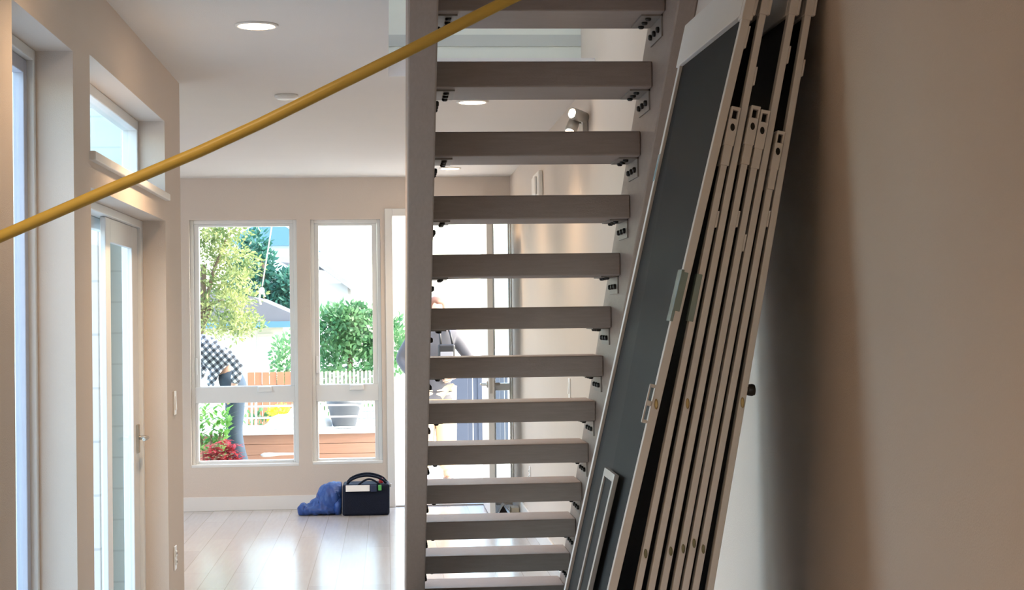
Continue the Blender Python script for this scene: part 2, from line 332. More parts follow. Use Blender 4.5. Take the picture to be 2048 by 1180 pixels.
# front windows, each with upper casement sash over a fixed lower light
def front_window(name, W, up, lo):
    x0, x1, z0, z1 = W; bm = BM(); ya, yb = D+0.045, D+0.13
    frame_rect_y(bm, ya, yb, x0, x1, z0, z1, 0.03, 0.03)
    ad_box(bm, x0+0.03, x1-0.03, ya, yb, lo[3], up[2])
    for q in (lo,):
        ad_box(bm, x0+0.03, q[0], ya+0.01, yb, z0+0.03, q[3]); ad_box(bm, q[1], x1-0.03, ya+0.01, yb, z0+0.03, q[3])
        ad_box(bm, q[0], q[1], ya+0.01, yb, z0+0.03, q[2])
    w = struct(name, bm, vinyl_m, 0.004)
    s = BM(); ad_box(s, x0+0.031, up[0], ya+0.015, yb-0.01, up[2], z1-0.031); ad_box(s, up[1], x1-0.031, ya+0.015, yb-0.01, up[2], z1-0.031)
    ad_box(s, up[0], up[1], ya+0.015, yb-0.01, up[3], z1-0.031); ad_box(s, up[0], up[1], ya+0.015, yb-0.01, up[2], up[2]+0.004)
    sa = obj('sash', s, vinyl_m, w, 0.003)
    obj('pane', box(up[0]-0.003, up[1]+0.003, D+0.085, D+0.091, up[2], up[3]+0.003), glass_m, sa)
    obj('pane', box(lo[0]-0.003, lo[1]+0.003, D+0.085, D+0.091, lo[2]-0.003, lo[3]), glass_m, w)
    # crank operator on the middle rail, latch on the left stile
    cx = (x0+x1)/2 + (0.16 if name == 'window_3' else 0.08); g = BM()
    ad_hexa(g, [(cx-0.06, ya-0.022, up[2]-0.045), (cx+0.06, ya-0.022, up[2]-0.045), (cx+0.06, ya+0.001, up[2]-0.05), (cx-0.06, ya+0.001, up[2]-0.05),
                (cx-0.045, ya-0.018, up[2]-0.005), (cx+0.045, ya-0.018, up[2]-0.005), (cx+0.06, ya+0.001, up[2]), (cx-0.06, ya+0.001, up[2])])
    obj('crank', g, vinyl_m, w, 0.003)
    obj('latch', box(x0+0.033, x0+0.052, ya+0.0, ya+0.016, up[2]+0.1, up[2]+0.24), vinyl_m, w, 0.003)
front_window('window_3', W1, (-1.549, -0.806, 1.018, 2.345), (-1.566, -0.788, 0.405, 0.884))
front_window('window_4', W2, (-0.565, -0.122, 1.021, 2.346), (-0.581, -0.113, 0.405, 0.882))
bm = BM(); ad_box(bm, W1[0], W1[1], D+0.001, D+0.05, W1[2]-0.0, W1[2]+0.022); struct('trim_5', bm, trim_m, 0.003)
bm = BM(); ad_box(bm, W2[0], W2[1], D+0.001, D+0.05, W2[2]-0.0, W2[2]+0.022); struct('trim_6', bm, trim_m, 0.003)
# sidelight
bm = BM(); frame_rect_y(bm, D+0.05, D+0.12, SX0, SX1, 0.06, DZT, 0.014, 0.05); ad_box(bm, SX0+0.014, SX1-0.014, D+0.05, D+0.12, 0.95, 1.01)
w = struct('window_5', bm, vinyl_m, 0.003); obj('pane', box(SX0+0.013, SX1-0.013, D+0.08, D+0.086, 0.1, DZT-0.045), glass_m, w)
# front door leaf swung inward, seen on its latch edge
w = struct('door_2', box(0.779, 0.822, 12.65, D-0.03, 0.01, DZT-0.012), mk('door_paint', (0.70, 0.68, 0.64), 0.4, 0.02, 4), 0.003)
for s, xx in ((-1, 0.779), (1, 0.822)):
    g = BM(); rot = Matrix.Rotation(s*PI/2, 3, 'Y')
    ad_lathe(g, [(0.027, 0.0), (0.027, 0.008), (0.011, 0.012), (0.011, 0.05)], (xx, 12.72, 1.04), rot, 20)
    ad_tube(g, [(xx+s*0.047, 12.72, 1.04), (xx+s*0.05, 12.76, 1.04), (xx+s*0.048, 12.83, 1.038)], 0.009, 10)
    obj('door_handle', g, nickel_m, w)
obj('latch_plate', box(0.790, 0.811, 12.647, 12.651, 0.97, 1.11), nickel_m, w)

# ------------------------------------------------------------------ staircase
def zlo(y): return 6.58 - 0.7513*y
def zup(y): return 7.08 - 0.7513*y
RISE, RUN, D1, Z1 = 0.22005, 0.293, 5.84, 2.478
st = thing('open_riser_staircase', 'brown-stained wooden open-riser staircase against the right wall', 'staircase', (0.53, 9.0, 0))
for x0, x1 in ((0.08, 0.18), (0.972, 1.039)):
    poly = [(6.58/0.7513, 0.0), (7.08/0.7513, 0.0), (5.06, zup(5.06)), (4.95, zup(5.06)), (4.95, zlo(4.95))]
    bm = BM(); ad_prism(bm, poly, 'x', x0, x1); obj('stringer', bm, string_m, st, 0.006)
TX0, TX1, TD, TT = 0.18, 0.972, 0.343, 0.094
first = None
for k in range(-2, 12):
    y, z = D1 + RUN*k, Z1 - RISE*k
    tt = min(TT, z-0.001)
    bm = BM(); ad_box(bm, TX0+0.001, TX1-0.001, y, y+TD, z-tt, z); t = obj('tread', bm, wood_m, st, 0.005)
    if tt < TT: continue
    for s, xe in ((1, TX0), (-1, TX1)):
        b = BM(); zb = z - TT
        ad_box(b, min(xe, xe+s*0.075), max(xe, xe+s*0.075), y+0.06, y+0.30, zb-0.006, zb)          # leg under the tread
        ad_box(b, min(xe, xe+s*0.006), max(xe, xe+s*0.006), y+0.06, y+0.30, zb-0.075, zb)          # leg on the stringer
        for q in (0.10, 0.18, 0.26):
            ad_lathe(b, [(0.011, 0), (0.011, 0.006), (0.007, 0.010)], (xe+s*0.045, y+q, zb-0.006), Matrix.Rotation(PI, 3, 'X'), 8, 1)
            ad_lathe(b, [(0.011, 0), (0.011, 0.008), (0.007, 0.012)], (xe+s*0.006, y+q+0.01, zb-0.045), Matrix.Rotation(s*PI/2, 3, 'Y'), 8, 1)
        obj('bracket', b, [steel_m, bolt_m], t)

# ------------------------------------------------------------------ insect screens leaning on the right wall
YN, YF = 3.75, 4.56
def panel(name, label, near, far, ztop, th, kind, group='insect screens leaning on the right wall'):
    bN, kN = near; bF, kF = far; yF = YF
    t = thing(name, label, 'screen', ((bN+bF)/2, (YN+yF)/2, 0), group)
    z0 = 0.008
    def P(u, z, w): # u 0 near .. 1 far, z height, w offset towards wall along the normal
        x = (bN+kN*z)*(1-u) + (bF+kF*z)*u; k = kN*(1-u)+kF*u; c = 1/math.sqrt(1+k*k)
        return (x + w*c, YN+(yF-YN)*u, z - w*k*c)
    def slab(bm, u0, u1, za, zb, w0, w1, mi=0, n=1):
        for i in range(n):
            a = za+(zb-za)*i/n; b = za+(zb-za)*(i+1)/n
            ad_hexa(bm, [P(u0, a, w0), P(u0, a, w1), P(u1, a, w1), P(u1, a, w0), P(u0, b, w0), P(u0, b, w1), P(u1, b, w1), P(u1, b, w0)], mi)
    W = yF-YN; rw = (0.022 if kind == 'A' else 0.028)/W; h = th/2
    for u0, u1, nm in ((0, rw, 'rail'), (1-0.028/W, 1, 'rail')):
        bm = BM(); slab(bm, u0, u1, z0, ztop-0.032 if kind == 'm' else ztop, -h, h); r = obj(nm, bm, alu_m, t, 0.0015)
        if u0 == 0: near_rail = r
    bm = BM(); slab(bm, rw, 1-0.028/W, z0, z0+0.03, -h, h); obj('bottom_rail', bm, alu_m, t, 0.0015)
    bm = BM(); slab(bm, rw*0.9, 1-0.026/W, z0+0.029, ztop-0.02, -0.0015, 0.0015); obj('mesh', bm, mesh_m, t)
    if kind in 'AT':                                    # tall screens: deep head rail with moulded end blocks
        zb = ztop-0.122
        bm = BM(); slab(bm, 0.03, 1.02, zb, ztop, -h-0.003, h+0.003); hd = obj('head_rail', bm, capp_m, t, 0.002)
        bm = BM(); slab(bm, -0.006, 0.05, zb-0.012 if kind == 'A' else zb, ztop+0.004, -h-0.002, h+0.0035)
        slab(bm, -0.012, 0.012, zb, ztop+0.004, h+0.001, h+0.007); obj('corner_block', bm, capp_m, t, 0.002)
    else:                                               # shorter screens: moulded roller housing with slot and hole
        zb = ztop-0.136; w = 0.0093 if ztop < 2 else 0.0112
        bm = BM(); slab(bm, -0.010, 0.05, zb, ztop-0.085, -w*0.86, w*0.86); slab(bm, -0.012, 0.05, ztop-0.09, ztop-0.028, -w, w)
        slab(bm, -0.012, 0.05, ztop-0.028, ztop-0.006, -w, -w*0.55); slab(bm, -0.012, 0.05, ztop-0.028, ztop-0.006, w*0.55, w)
        slab(bm, -0.012, 0.05, ztop-0.008, ztop, -w, w); slab(bm, 0.012, 0.05, ztop-0.028, ztop-0.006, -w*0.55, w*0.55)
        cp = obj('roller_housing', bm, capp_m, t, 0.0012)
        bm = BM(); slab(bm, 0.0095, 0.0121, ztop-0.028, ztop-0.008, -w*0.545, w*0.545); obj('slot', bm, slot_m, cp)
        bm = BM(); c = Vector(P(-0.0125, ztop-0.048, 0)); ad_lathe(bm, [(0.0052, 0), (0.0052, 0.0012)], c, Matrix.Rotation(PI/2, 3, 'X') @ Matrix.Diagonal((1, 1.7, 1)), 12); obj('hole', bm, slot_m, cp)
        bm = BM(); slab(bm, 0.05, 1.0, ztop-0.03, ztop, -h, h); obj('top_rail', bm, alu_m, t, 0.0015)
    return t, P, slab, near_rail, h
near = {'A': (.2807, .2529), 'm1': (.371, .2204), 'B': (.4093, .2123), 'm2': (.4404, .2092), 'm3': (.4723, .2056), 'C': (.4966, .2044), 'm4': (.5213, .2042), 'D': (.5705, .1888)}
spec = [('A', 2.376, .020, 'A', 'large white-framed black insect screen at the front of the leaning stack, whole mesh face showing'),
        ('m1', 2.036, .0150, 'm', 'shorter white-edged insect screen right behind the front large one, its corner housing beside it'),
        ('B', 2.376, .0155, 'T', 'second tall insect screen of the stack, its edge rising between two shorter screens'),
        ('m2', 2.038, .0150, 'm', 'shorter insect screen right behind the second tall one, left of two touching corner housings'),
        ('m3', 2.028, .0150, 'm', 'shorter insect screen in the middle of the stack, right of two touching corner housings'),
        ('C', 2.376, .0155, 'T', 'third tall insect screen of the stack, second from the wall among the tall ones'),
        ('m4', 1.979, .0150, 'm', 'lowest insect screen of the stack, its corner housing sitting lower than the other three'),
        ('D', 2.374, .0155, 'T', 'tall insect screen nearest the right wall, last of the leaning stack')]
for key, zt, th, kind, lab in spec:
    far = (.311, .2353) if key == 'A' else near[key]
    t, P, slab, rail, h = panel('insect_screen', lab, near[key], far, zt, th, kind)
    bumps = {'A': (2.178, 2.23), 'B': (2.09, 2.133), 'C': (2.141, 2.182), 'D': (2.111, 2.15), 'm1': (1.757, 1.795), 'm2': (1.757, 1.795), 'm4': (1.757, 1.795), 'm3': (1.70, 1.74)}[key]
    bm = BM(); slab(bm, 0.0, 0.02, bumps[0], bumps[1], h, h+0.0045); obj('stop_tab', bm, alu_m, rail, 0.001)
    if key in ('A', 'B', 'D'):
        bm = BM(); c = Vector(P(-0.001, 1.345, 0)); ad_lathe(bm, [(0.0055, 0), (0.0055, 0.003), (0.003, 0.004)], c, Matrix.Rotation(PI/2, 3, 'X') @ Matrix.Diagonal((0.75, 2.3, 1)), 12); lp = obj('latch_plate', bm, brass_m, rail)
        lp['label'] = 'small brass latch plate'
    elif key in ('m1', 'm2', 'm3', 'C', 'm4'):
        zz = {'m1': .999, 'm2': 1.003, 'm3': 1.008, 'C': 1.02, 'm4': 1.006}[key]
        bm = BM(); c = Vector(P(-0.001, zz, 0)); ad_lathe(bm, [(0.005, 0), (0.005, 0.003), (0.003, 0.004)], c, Matrix.Rotation(PI/2, 3, 'X') @ Matrix.Diagonal((0.8, 2.2, 1)), 12); obj('pull_tab', bm, mk('pull_tab_metal', (0.25, 0.24, 0.14), 0.4, 0.1, 9, metal=0.5) if 'pull_tab_metal' not in MATS else MATS['pull_tab_metal'], rail)
    if key == 'A':
        bm = BM(); za, zb = 1.297, 1.387
        for qa, qb, wo in ((za, za+.008, .010), (za+.040, za+.052, .0125), (zb-.008, zb, .010)): slab(bm, 0.004, 0.016, qa, qb, -h-wo, -h)
        slab(bm, 0.004, 0.016, za, zb, -h-0.0135, -h-0.0095)
        obj('finger_pull', bm, capp_m, rail, 0.003)
        bm = BM(); slab(bm, -0.001, 0.06, 1.535, 1.655, -h-0.0035, -h+0.004); slab(bm, -0.0025, 0.004, 1.56, 1.65, -h-0.003, h*0.4); o = obj('tape', bm, tape_m, rail, 0.001); o['label'] = 'greenish clear tape'
        bm = BM(); slab(bm, 0.968, 1.002, 1.93, 2.005, -h-0.001, h+0.001); o = obj('tape', bm, blufilm_m, t, 0.0005); o['label'] = 'pale blue tape'
    if key == 'm1':
        bm = BM(); slab(bm, -0.002, 0.03, 1.535, 1.645, -h-0.0045, h*0.2); o = obj('tape', bm, tape_m, rail, 0.001); o['label'] = 'greenish clear tape'
    if key == 'D':
        bm = BM(); c = Vector(P(0.012, 1.375, h)); ad_lathe(bm, [(0.012, 0), (0.0135, 0.004), (0.0145, 0.012), (0.0125, 0.018), (0.006, 0.02)], c, Matrix.Rotation(PI/2, 3, 'Y'), 20); o = obj('knob', bm, black_m, rail); o['label'] = 'round black knob'
# narrow screen leaning on the front one
t = thing('narrow_insect_screen', 'small narrow silver-framed insect screen leaning on the front large screen', 'screen', (.29, 4.05, 0))
def Q(u, z, w): y = 3.955+0.2*u; k = .2529; x = .2807+k*z+(y-YN)/(YF-YN)*(.0303-.0176*z)-0.0215; c = 1/math.sqrt(1+k*k); return (x+w*c, y, z-w*k*c)
def qs(bm, u0, u1, za, zb, w0, w1):
    ad_hexa(bm, [Q(u0, za, w0), Q(u0, za, w1), Q(u1, za, w1), Q(u1, za, w0), Q(u0, zb, w0), Q(u0, zb, w1), Q(u1, zb, w1), Q(u1, zb, w0)])
silver_m = mk('silver_coated_frame', (0.50, 0.48, 0.46), 0.28, 0.03, 6, metal=0.3)
for u0, u1 in ((0, .11), (.89, 1)):
    bm = BM(); qs(bm, u0, u1, .008, 1.162, -.006, .006); obj('rail', bm, silver_m, t, 0.0015)
bm = BM(); qs(bm, .11, .89, 1.142, 1.162, -.006, .006); obj('top_rail', bm, silver_m, t, 0.0015)
bm = BM(); qs(bm, .11, .89, .008, .03, -.006, .006); obj('bottom_rail', bm, silver_m, t, 0.0015)
bm = BM(); qs(bm, .1, .9, .028, 1.144, -.001, .001); obj('mesh', bm, mesh_m, t)

# ------------------------------------------------------------------ yellow tube stretched across
pts = [(-1.012, 3.0, 1.565), (-.85, 3.0, 1.637), (-.696, 3.0, 1.708), (-.504, 3.0, 1.791), (-.337, 3.0, 1.861), (-.228, 3.0, 1.911), (-.063, 3.0, 1.992), (.039, 3.0, 2.042), (.225, 3.0, 2.136), (.5, 3.0, 2.27), (.8, 3.0, 2.41), (1.03, 3.0, 2.515)]
bm = BM(); ad_tube(bm, pts, 0.0108, 16)
tag(obj('yellow_hose', bm, yellow_m), 'thin yellow hose stretched diagonally across the hallway near the camera', 'hose')

# ------------------------------------------------------------------ lamps
def downlight(x, y, label, pw=1.0, group='recessed ceiling downlights'):
    t = thing('downlight', label, 'ceiling light', (x, y, ZC), group)
    bm = BM(); ad_lathe(bm, [(0.088, 0), (0.088, -0.004), (0.080, -0.009), (0.070, -0.006), (0.070, 0.0)], (x, y, ZC), None, 40); obj('trim_ring', bm, trim_m, t)
    bm = BM(); ad_lathe(bm, [(0.0695, -0.0005), (0.0695, -0.007), (0.045, -0.009)], (x, y, ZC), None, 40); obj('lens', bm, lens_m, t)
    ld = bpy.data.lights.new('downlight_beam', 'SPOT'); ld.energy = LAMP*pw; ld.color = (1.0, 0.70, 0.44); ld.spot_size = math.radians(125); ld.spot_blend = 0.75; ld.shadow_soft_size = 0.06
    lo = bpy.data.objects.new('downlight_beam', ld); C.objects.link(lo); lo.location = (x, y, ZC-0.03); lo.parent = t; lo.matrix_parent_inverse = Matrix.Translation((-x, -y, -ZC))
    return t
downlight(-.51, 6.58, 'bright recessed ceiling downlight above the transom window')
downlight(.48, 8.893, 'recessed downlight seen under the second tread of the stairs', .35)
downlight(.507, 12.79, 'recessed downlight nearest the front door, seen under the third tread', .45)
for x, y, pw in ((-.62, 4.62, .25), (-.6, 2.2, .48), (-.2, -.8, .75), (.5, 10.84, .25), (-1.9, 10.84, 2.2)):
    downlight(x, y, 'recessed ceiling downlight outside the photo', pw)
bm = BM(); ad_lathe(bm, [(0.062, 0), (0.062, -0.012), (0.05, -0.022), (0.02, -0.024)], (-.515, 8.616, ZC), None, 32)
tag(obj('smoke_detector', bm, plate_m), 'small round white smoke detector on the ceiling behind the yellow hose', 'smoke detector')
# twin spot fixture on the right wall
t = thing('twin_wall_spotlight', 'twin-headed metal wall spotlight lit above the stairs', 'wall light', (XR, 8.35, 2.53))
bm = BM(); ad_box(bm, XR-0.03, XR-0.0005, 8.27, 8.43, 2.44, 2.60); base = obj('mounting_box', bm, nickel_m, t, 0.006)
for c, dirv in (((.945, 8.20, 2.512), (-.35, -.55, -.75)), ((.965, 8.17, 2.578), (-.75, -.62, .15))):
    d = Vector(dirv).normalized(); q = Vector((0, 0, 1)).rotation_difference(d).to_matrix(); g = BM()
    ad_lathe(g, [(0.012, -0.075), (0.026, -0.07), (0.03, -0.02), (0.03, 0.028), (0.024, 0.029)], c, q, 24)
    ad_tube(g, [(XR-0.028, 8.32, 2.55), tuple(Vector(c)-d*0.06)], 0.008, 10)
    hd = obj('lamp_head', g, nickel_m, t)
    g = BM(); ad_lathe(g, [(0.0235, 0.027), (0.0235, 0.0305), (0.012, 0.033)], c, q, 20); obj('bulb', g, lens_m, hd)
    ld = bpy.data.lights.new('wall_spot_beam', 'SPOT'); ld.energy = 1.0; ld.color = (1.0, 0.66, 0.38); ld.spot_size = math.radians(80); ld.spot_blend = 0.6; ld.shadow_soft_size = 0.02
    lo = bpy.data.objects.new('wall_spot_beam', ld); C.objects.link(lo); p = Vector(c)+d*0.05; lo.location = p; lo.rotation_euler = (-d).to_track_quat('Z', 'Y').to_euler()
    adopt(lo, t)
# door chime, switches, outlets
t = thing('door_chime', 'pale grey door chime box high on the right wall near the front door', 'door chime', (XR, 11.0, 2.44))
bm = BM(); ad_box(bm, XR-0.035, XR-0.0005, 10.7, 11.1, 2.36, 2.53); obj('cover', bm, plate_m, t, 0.012, 3)
bm = BM(); ad_box(bm, XR-0.052, XR-0.0352, 10.78, 11.0, 2.375, 2.50); obj('front_panel', bm, plate_m, t, 0.008)
def wall_plate(name, label, cat, x, s, y, z, kind):
    t = thing(name, label, cat, (x, y, z)); a, b = sorted((x+s*0.0005, x+s*0.007))
    obj('plate', box(a, b, y-0.037, y+0.037, z-0.057, z+0.057), plate_m, t, 0.003)
    a, b = sorted((x+s*0.007, x+s*0.0115))
    if kind == 'switch':
        bm = BM(); ad_hexa(bm, [(x+s*.007, y-.016, z-.033), (x+s*.007, y+.016, z-.033), (x+s*.013, y+.016, z-.033), (x+s*.013, y-.016, z-.033), (x+s*.007, y-.016, z+.033), (x+s*.007, y+.016, z+.033), (x+s*.0085, y+.016, z+.033), (x+s*.0085, y-.016, z+.033)]); obj('rocker', bm, plate_m, t, 0.001)
    else:
        for dz in (-.02, .02):
            r = obj('socket', box(a, b, y-.017, y+.017, z+dz-.014, z+dz+.014), plate_m, t, 0.003)
            bm = BM(); c_, d_ = sorted((x+s*.0114, x+s*.0122))
            for dy in (-.006, .006): ad_box(bm, c_, d_, y+dy-.001, y+dy+.001, z+dz-.003, z+dz+.006)
            obj('slots', bm, slot_m, r)
wall_plate('light_switch', 'white light switch on the left wall end beside the patio door', 'light switch', XL, 1, 7.875, 1.168, 'switch')
wall_plate('wall_outlet', 'white wall outlet low on the left wall end', 'outlet', XL, 1, 7.835, .436, 'outlet')
wall_plate('light_switch', 'white light switch on the right wall seen between the stair treads', 'light switch', XR, -1, 9.28, 1.147, 'switch')
wall_plate('wall_outlet', 'white wall outlet low on the right wall seen between the stair treads', 'outlet', XR, -1, 12.0, .40, 'outlet')
# small things on the floor by the door
bm = BM(); ad_prism(bm, [(.86, 0.0), (.944, 0.0), (.902, .085)], 'y', 12.60, 12.60+0.004); 
t = thing('folded_card', 'small pale tent-folded card standing open on the floor beside the front door', 'folded card', (.90, 12.9, 0))
bm.free(); bm = BM()
for a, b in (((.845, 0.001), (.902, .088)), ((.902, .088), (.959, .001))):
    ad_hexa(bm, [(a[0], 12.88, a[1]), (a[0]+.006, 12.88, a[1]), (a[0]+.006, 13.0, a[1]), (a[0], 13.0, a[1]), (b[0], 12.88, b[1]), (b[0]+.006, 12.88, b[1]), (b[0]+.006, 13.0, b[1]), (b[0], 13.0, b[1])])
obj('sheet', bm, paper_m, t)
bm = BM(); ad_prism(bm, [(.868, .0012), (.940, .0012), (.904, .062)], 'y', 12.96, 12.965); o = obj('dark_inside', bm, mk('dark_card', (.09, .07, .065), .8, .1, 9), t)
bm = BM(); ad_box(bm, .955, 1.018, 12.78, 12.95, 0.0005, .062); cb = obj('cream_box', bm, mk('cream_card', (.62, .56, .44), .7, .04, 9), None, .004)
tag(cb, 'small cream box on the floor against the right baseboard by the front door', 'box')
bm = BM(); ad_box(bm, .957, 1.014, 12.7785, 12.7798, .020, .027); obj('slot', bm, slot_m, cb)

# ------------------------------------------------------------------ tool bag and blue jacket
t = thing('tool_bag', 'open black tool bag with looped handles on the floor under the right front window', 'bag', (-.19, 13.2, 0))
bm = BM(); ad_hexa(bm, [(-.375, 13.0, .001), (.0, 13.0, .001), (.0, 13.32, .001), (-.375, 13.32, .001), (-.372, 13.02, .248), (.004, 13.02, .248), (.0, 13.30, .248), (-.37, 13.30, .248)]); obj('body', bm, bagm, t, .02, 3)
for y in (13.06, 13.25):
    pts = [(-.335+.31*i/14, y, .248+.064*math.sin(PI*i/14)**.6) for i in range(15)]
    bm = BM(); ad_tube(bm, pts, .0095, 10); obj('handle', bm, bagm, t)
pts = [(-.245+.17*i/10, 13.03, .242+.045*math.sin(PI*i/10)) for i in range(11)]
bm = BM(); ad_tube(bm, pts, .008, 10); obj('strap', bm, bagm, t)
bm = BM(); ad_lathe(bm, [(.012, 0), (.016, .006), (.012, .012)], (.004, 13.05, .235), Matrix.Rotation(PI/2, 3, 'Y'), 14); obj('buckle', bm, nickel_m, t)
bm = BM(); ad_hexa(bm, [(-.345, 12.985, .195), (-.155, 12.985, .195), (-.155, 12.995, .195), (-.345, 12.995, .195), (-.345, 13.0, .243), (-.155, 13.0, .243), (-.155, 13.01, .243), (-.345, 13.01, .243)])
tag(obj('white_paper_pad', bm, paper_m, None, .002), 'white paper pad tucked in the front of the tool bag', 'paper')
bm = BM(); ad_box(bm, -.088, -.062, 12.982, 12.999, .20, .243); tag(obj('green_tag', bm, green_m, None, .003), 'small green tag on the front right of the tool bag', 'tag')
bm = BM(); ad_tube(bm, [(-.068, 13.10, .2485), (-.066, 13.10, .278)], [.018, .017], 14); ad_ball(bm, (-.066, 13.10, .278), (.019, .019, .012)); tag(obj('red_bottle', bm, red_m), 'red cap sticking up out of the right end of the tool bag', 'tool')
bm = BM(); ad_box(bm, -.15, -.10, 12.984, 13.0, .19, .245); tag(obj('navy_pouch', bm, mk('navy_cloth', (.02, .03, .075), .7, .2, 20), None, .006), 'small navy pouch clipped to the front of the tool bag', 'pouch')
bm = BM()
for c, r in (((-.47, 13.17, .12), (.115, .12, .13)), ((-.43, 13.2, .17), (.085, .10, .085)), ((-.54, 13.17, .07), (.10, .11, .075)), ((-.405, 13.14, .07), (.05, .10, .075)), ((-.62, 13.14, .045), (.09, .06, .046)), ((-.69, 13.13, .045), (.05, .055, .046)), ((-.56, 13.09, .04), (.13, .05, .04))):
    ad_ball(bm, c, r, 0, 3)
o = obj('jacket', bm, jack_m); md = o.modifiers.new('r', 'REMESH'); md.mode = 'VOXEL'; md.voxel_size = .009; bake(o)
for v in o.data.vertices:
    p = v.co; n_ = noise.noise(Vector((p.x*14, p.y*9, p.z*4))) + .7*noise.noise(Vector((p.x*30+p.z*9, p.y*16, p.z*7))) + .35*abs(noise.noise(Vector((p.x*55-p.z*14, p.y*30, p.z*16))))
    v.co = p + v.normal*(.019*n_)
    if v.co.z < .002: v.co.z = .002
    v.co.x = min(v.co.x, -.381)
sm = o.modifiers.new('s', 'SUBSURF'); sm.levels = 1; sm.render_levels = 1
tag(o, 'crumpled blue jacket on the floor leaning on the tool bag', 'jacket')

# ------------------------------------------------------------------ outside: ground, planter, pots, plants
GZ = -0.10
pave_m = mk('pale_concrete', (.68, .67, .65), .8, .06, 2, .3, 60)
struct('ground', box(-40, 40, D+.16, 90, GZ-.2, GZ), mk('pale_ground', (.52, .52, .47), .9, .12, .8))
struct('ground_side', box(-40, XL-.2, -6, YC-.2, GZ-.2, GZ), pave_m)
bm = BM(); ad_box(bm, -.02, 1.9, D+.16, 16.4, GZ, -.012); struct('porch', bm, pave_m, .01)
cedar_m = mk('cedar_boards', (.40, .215, .15), .6, .18, 4, .2, 30, stretch=(1, 8, 14))
t = thing('cedar_planter', 'low cedar board planter with white top outside the front windows', 'planter', (-.7, 15.3, GZ))
for i, (za, zb) in enumerate(((GZ+.001, .128), (.131, .238), (.241, .343), (.346, .437), (.440, .525))):
    bm = BM(); ad_box(bm, -1.75, -.115, 14.9, 14.93, za, zb); ad_box(bm, -.145, -.115, 14.93, 15.9, za, zb); ad_box(bm, -1.75, -.145, 15.87, 15.9, za, zb); ad_box(bm, -1.75, -1.72, 14.93, 15.87, za, zb); obj('board', bm, cedar_m, t, .003)
bm = BM(); ad_box(bm, -1.77, -.10, 14.88, 15.92, .526, .552); obj('top', bm, mk('white_planter_top', (.85, .85, .84), .6, .02, 4), t, .004)
t = thing('plant_pot', 'dark grey tapered plant pot on the planter behind the railing', 'pot', (-.41, 15.25, .552))
bm = BM(); ad_lathe(bm, [(.10, 0), (.155, .22), (.162, .222), (.165, .262), (.15, .262), (.145, .225), (.02, .215)], (-.41, 15.25, .5525), None, 36); obj('body', bm, mk('grey_pot', (.11, .12, .14), .55, .1, 6), t)
bm = BM(); ad_lathe(bm, [(.146, .236), (.08, .243), (.02, .246)], (-.41, 15.25, .5525), None, 24); obj('soil', bm, mk('soil', (.06, .045, .035), .95, .3, 40), t)
# railing
rail_m = mk('galvanised_steel', (.62, .66, .68), .35, .04, 9, metal=.4)
t = thing('metal_railing', 'pale metal pipe railing along the planter outside the front windows', 'railing', (-.75, 15.0, .55))
for x in (-1.245, -1.205):
    bm = BM(); ad_tube(bm, [(x, 15.02, .553), (x, 15.02, .82)], .009, 10); obj('post', bm, rail_m, t)
for z in (.78, .674, .575):
    bm = BM(); ad_tube(bm, [(-1.9, 15.02, z), (-.285, 15.02, z)] if z < .77 else [(-1.9, 15.02, z), (-.30, 15.02, z), (-.262, 15.02, z-.012), (-.25, 15.02, z-.05), (-.25, 15.02, .553)], .0085, 10); obj('rail', bm, rail_m, t)
# white cloth heap, white paddle, sign
bm = BM()
for c, r in (((-.90, 15.3, .58), (.24, .2, .12)), ((-.83, 15.35, .66), (.11, .14, .12)), ((-.80, 15.35, .76), (.045, .05, .09)), ((-1.05, 15.3, .56), (.15, .15, .05)), ((-.66, 15.35, .58), (.14, .14, .10))): ad_ball(bm, c, r, 0, 3)
o = obj('white_sheet', bm, mk('white_cloth', (.86, .86, .85), .8, .02, 8)); md = o.modifiers.new('r', 'REMESH'); md.mode = 'VOXEL'; md.voxel_size = .016; bake(o)
for v in o.data.vertices:
    v.co = v.co + v.normal*(.012*noise.noise(v.co*9))
    if v.co.z < .554: v.co.z = .554
tag(o, 'heap of white plastic sheeting on the planter in the left front window', 'sheet')
bm = BM(); ad_tube(bm, [(-1.145, 14.72, .358), (-1.12, 14.72, .359), (-1.07, 14.72, .361), (-.98, 14.72, .363), (-.80, 14.72, .365), (-.70, 14.72, .366)], [.008, .0185, .020, .012, .0085, .0085], 12)
t = thing('white_paddle', 'white long-handled paddle lying level in front of the planter', 'paddle', (-.8, 14.72, .2))
obj('handle', bm, mk('white_painted', (.85, .84, .83), .4, .02, 5), t)
bm = BM()
ad_tube(bm, [(-.735, 14.72, GZ+.001), (-.735, 14.72, .358)], .012, 8)
obj('prop', bm, rail_m, t)
t = thing('lettered_sign', 'white sign with pale blue letters beside the grey pot', 'sign', (-.2, 15.45, .55))
bm = BM(); ad_box(bm, -.33, -.105, 15.46, 15.47, .553, .735); obj('board', bm, mk('white_sign', (.85, .86, .88), .5, .02, 5), t, .002)
fc = bpy.data.curves.new('lettering', 'FONT'); fc.body = 'UCTIO'; fc.size = .118; fc.extrude = .001; fc.space_character = .95
fo = bpy.data.objects.new('lettering', fc); C.objects.link(fo); bpy.context.view_layer.update()
me = bpy.data.meshes.new_from_object(fo.evaluated_get(bpy.context.evaluated_depsgraph_get())); bpy.data.objects.remove(fo)
lo = bpy.data.objects.new('lettering', me); C.objects.link(lo); me.materials.append(mk('pale_blue_ink', (.30, .42, .72), .5, .05, 9))
for v in me.vertices: v.co = Vector((-.297+v.co.x*.52, 15.458+v.co.z, .620+v.co.y))
adopt(lo, t)

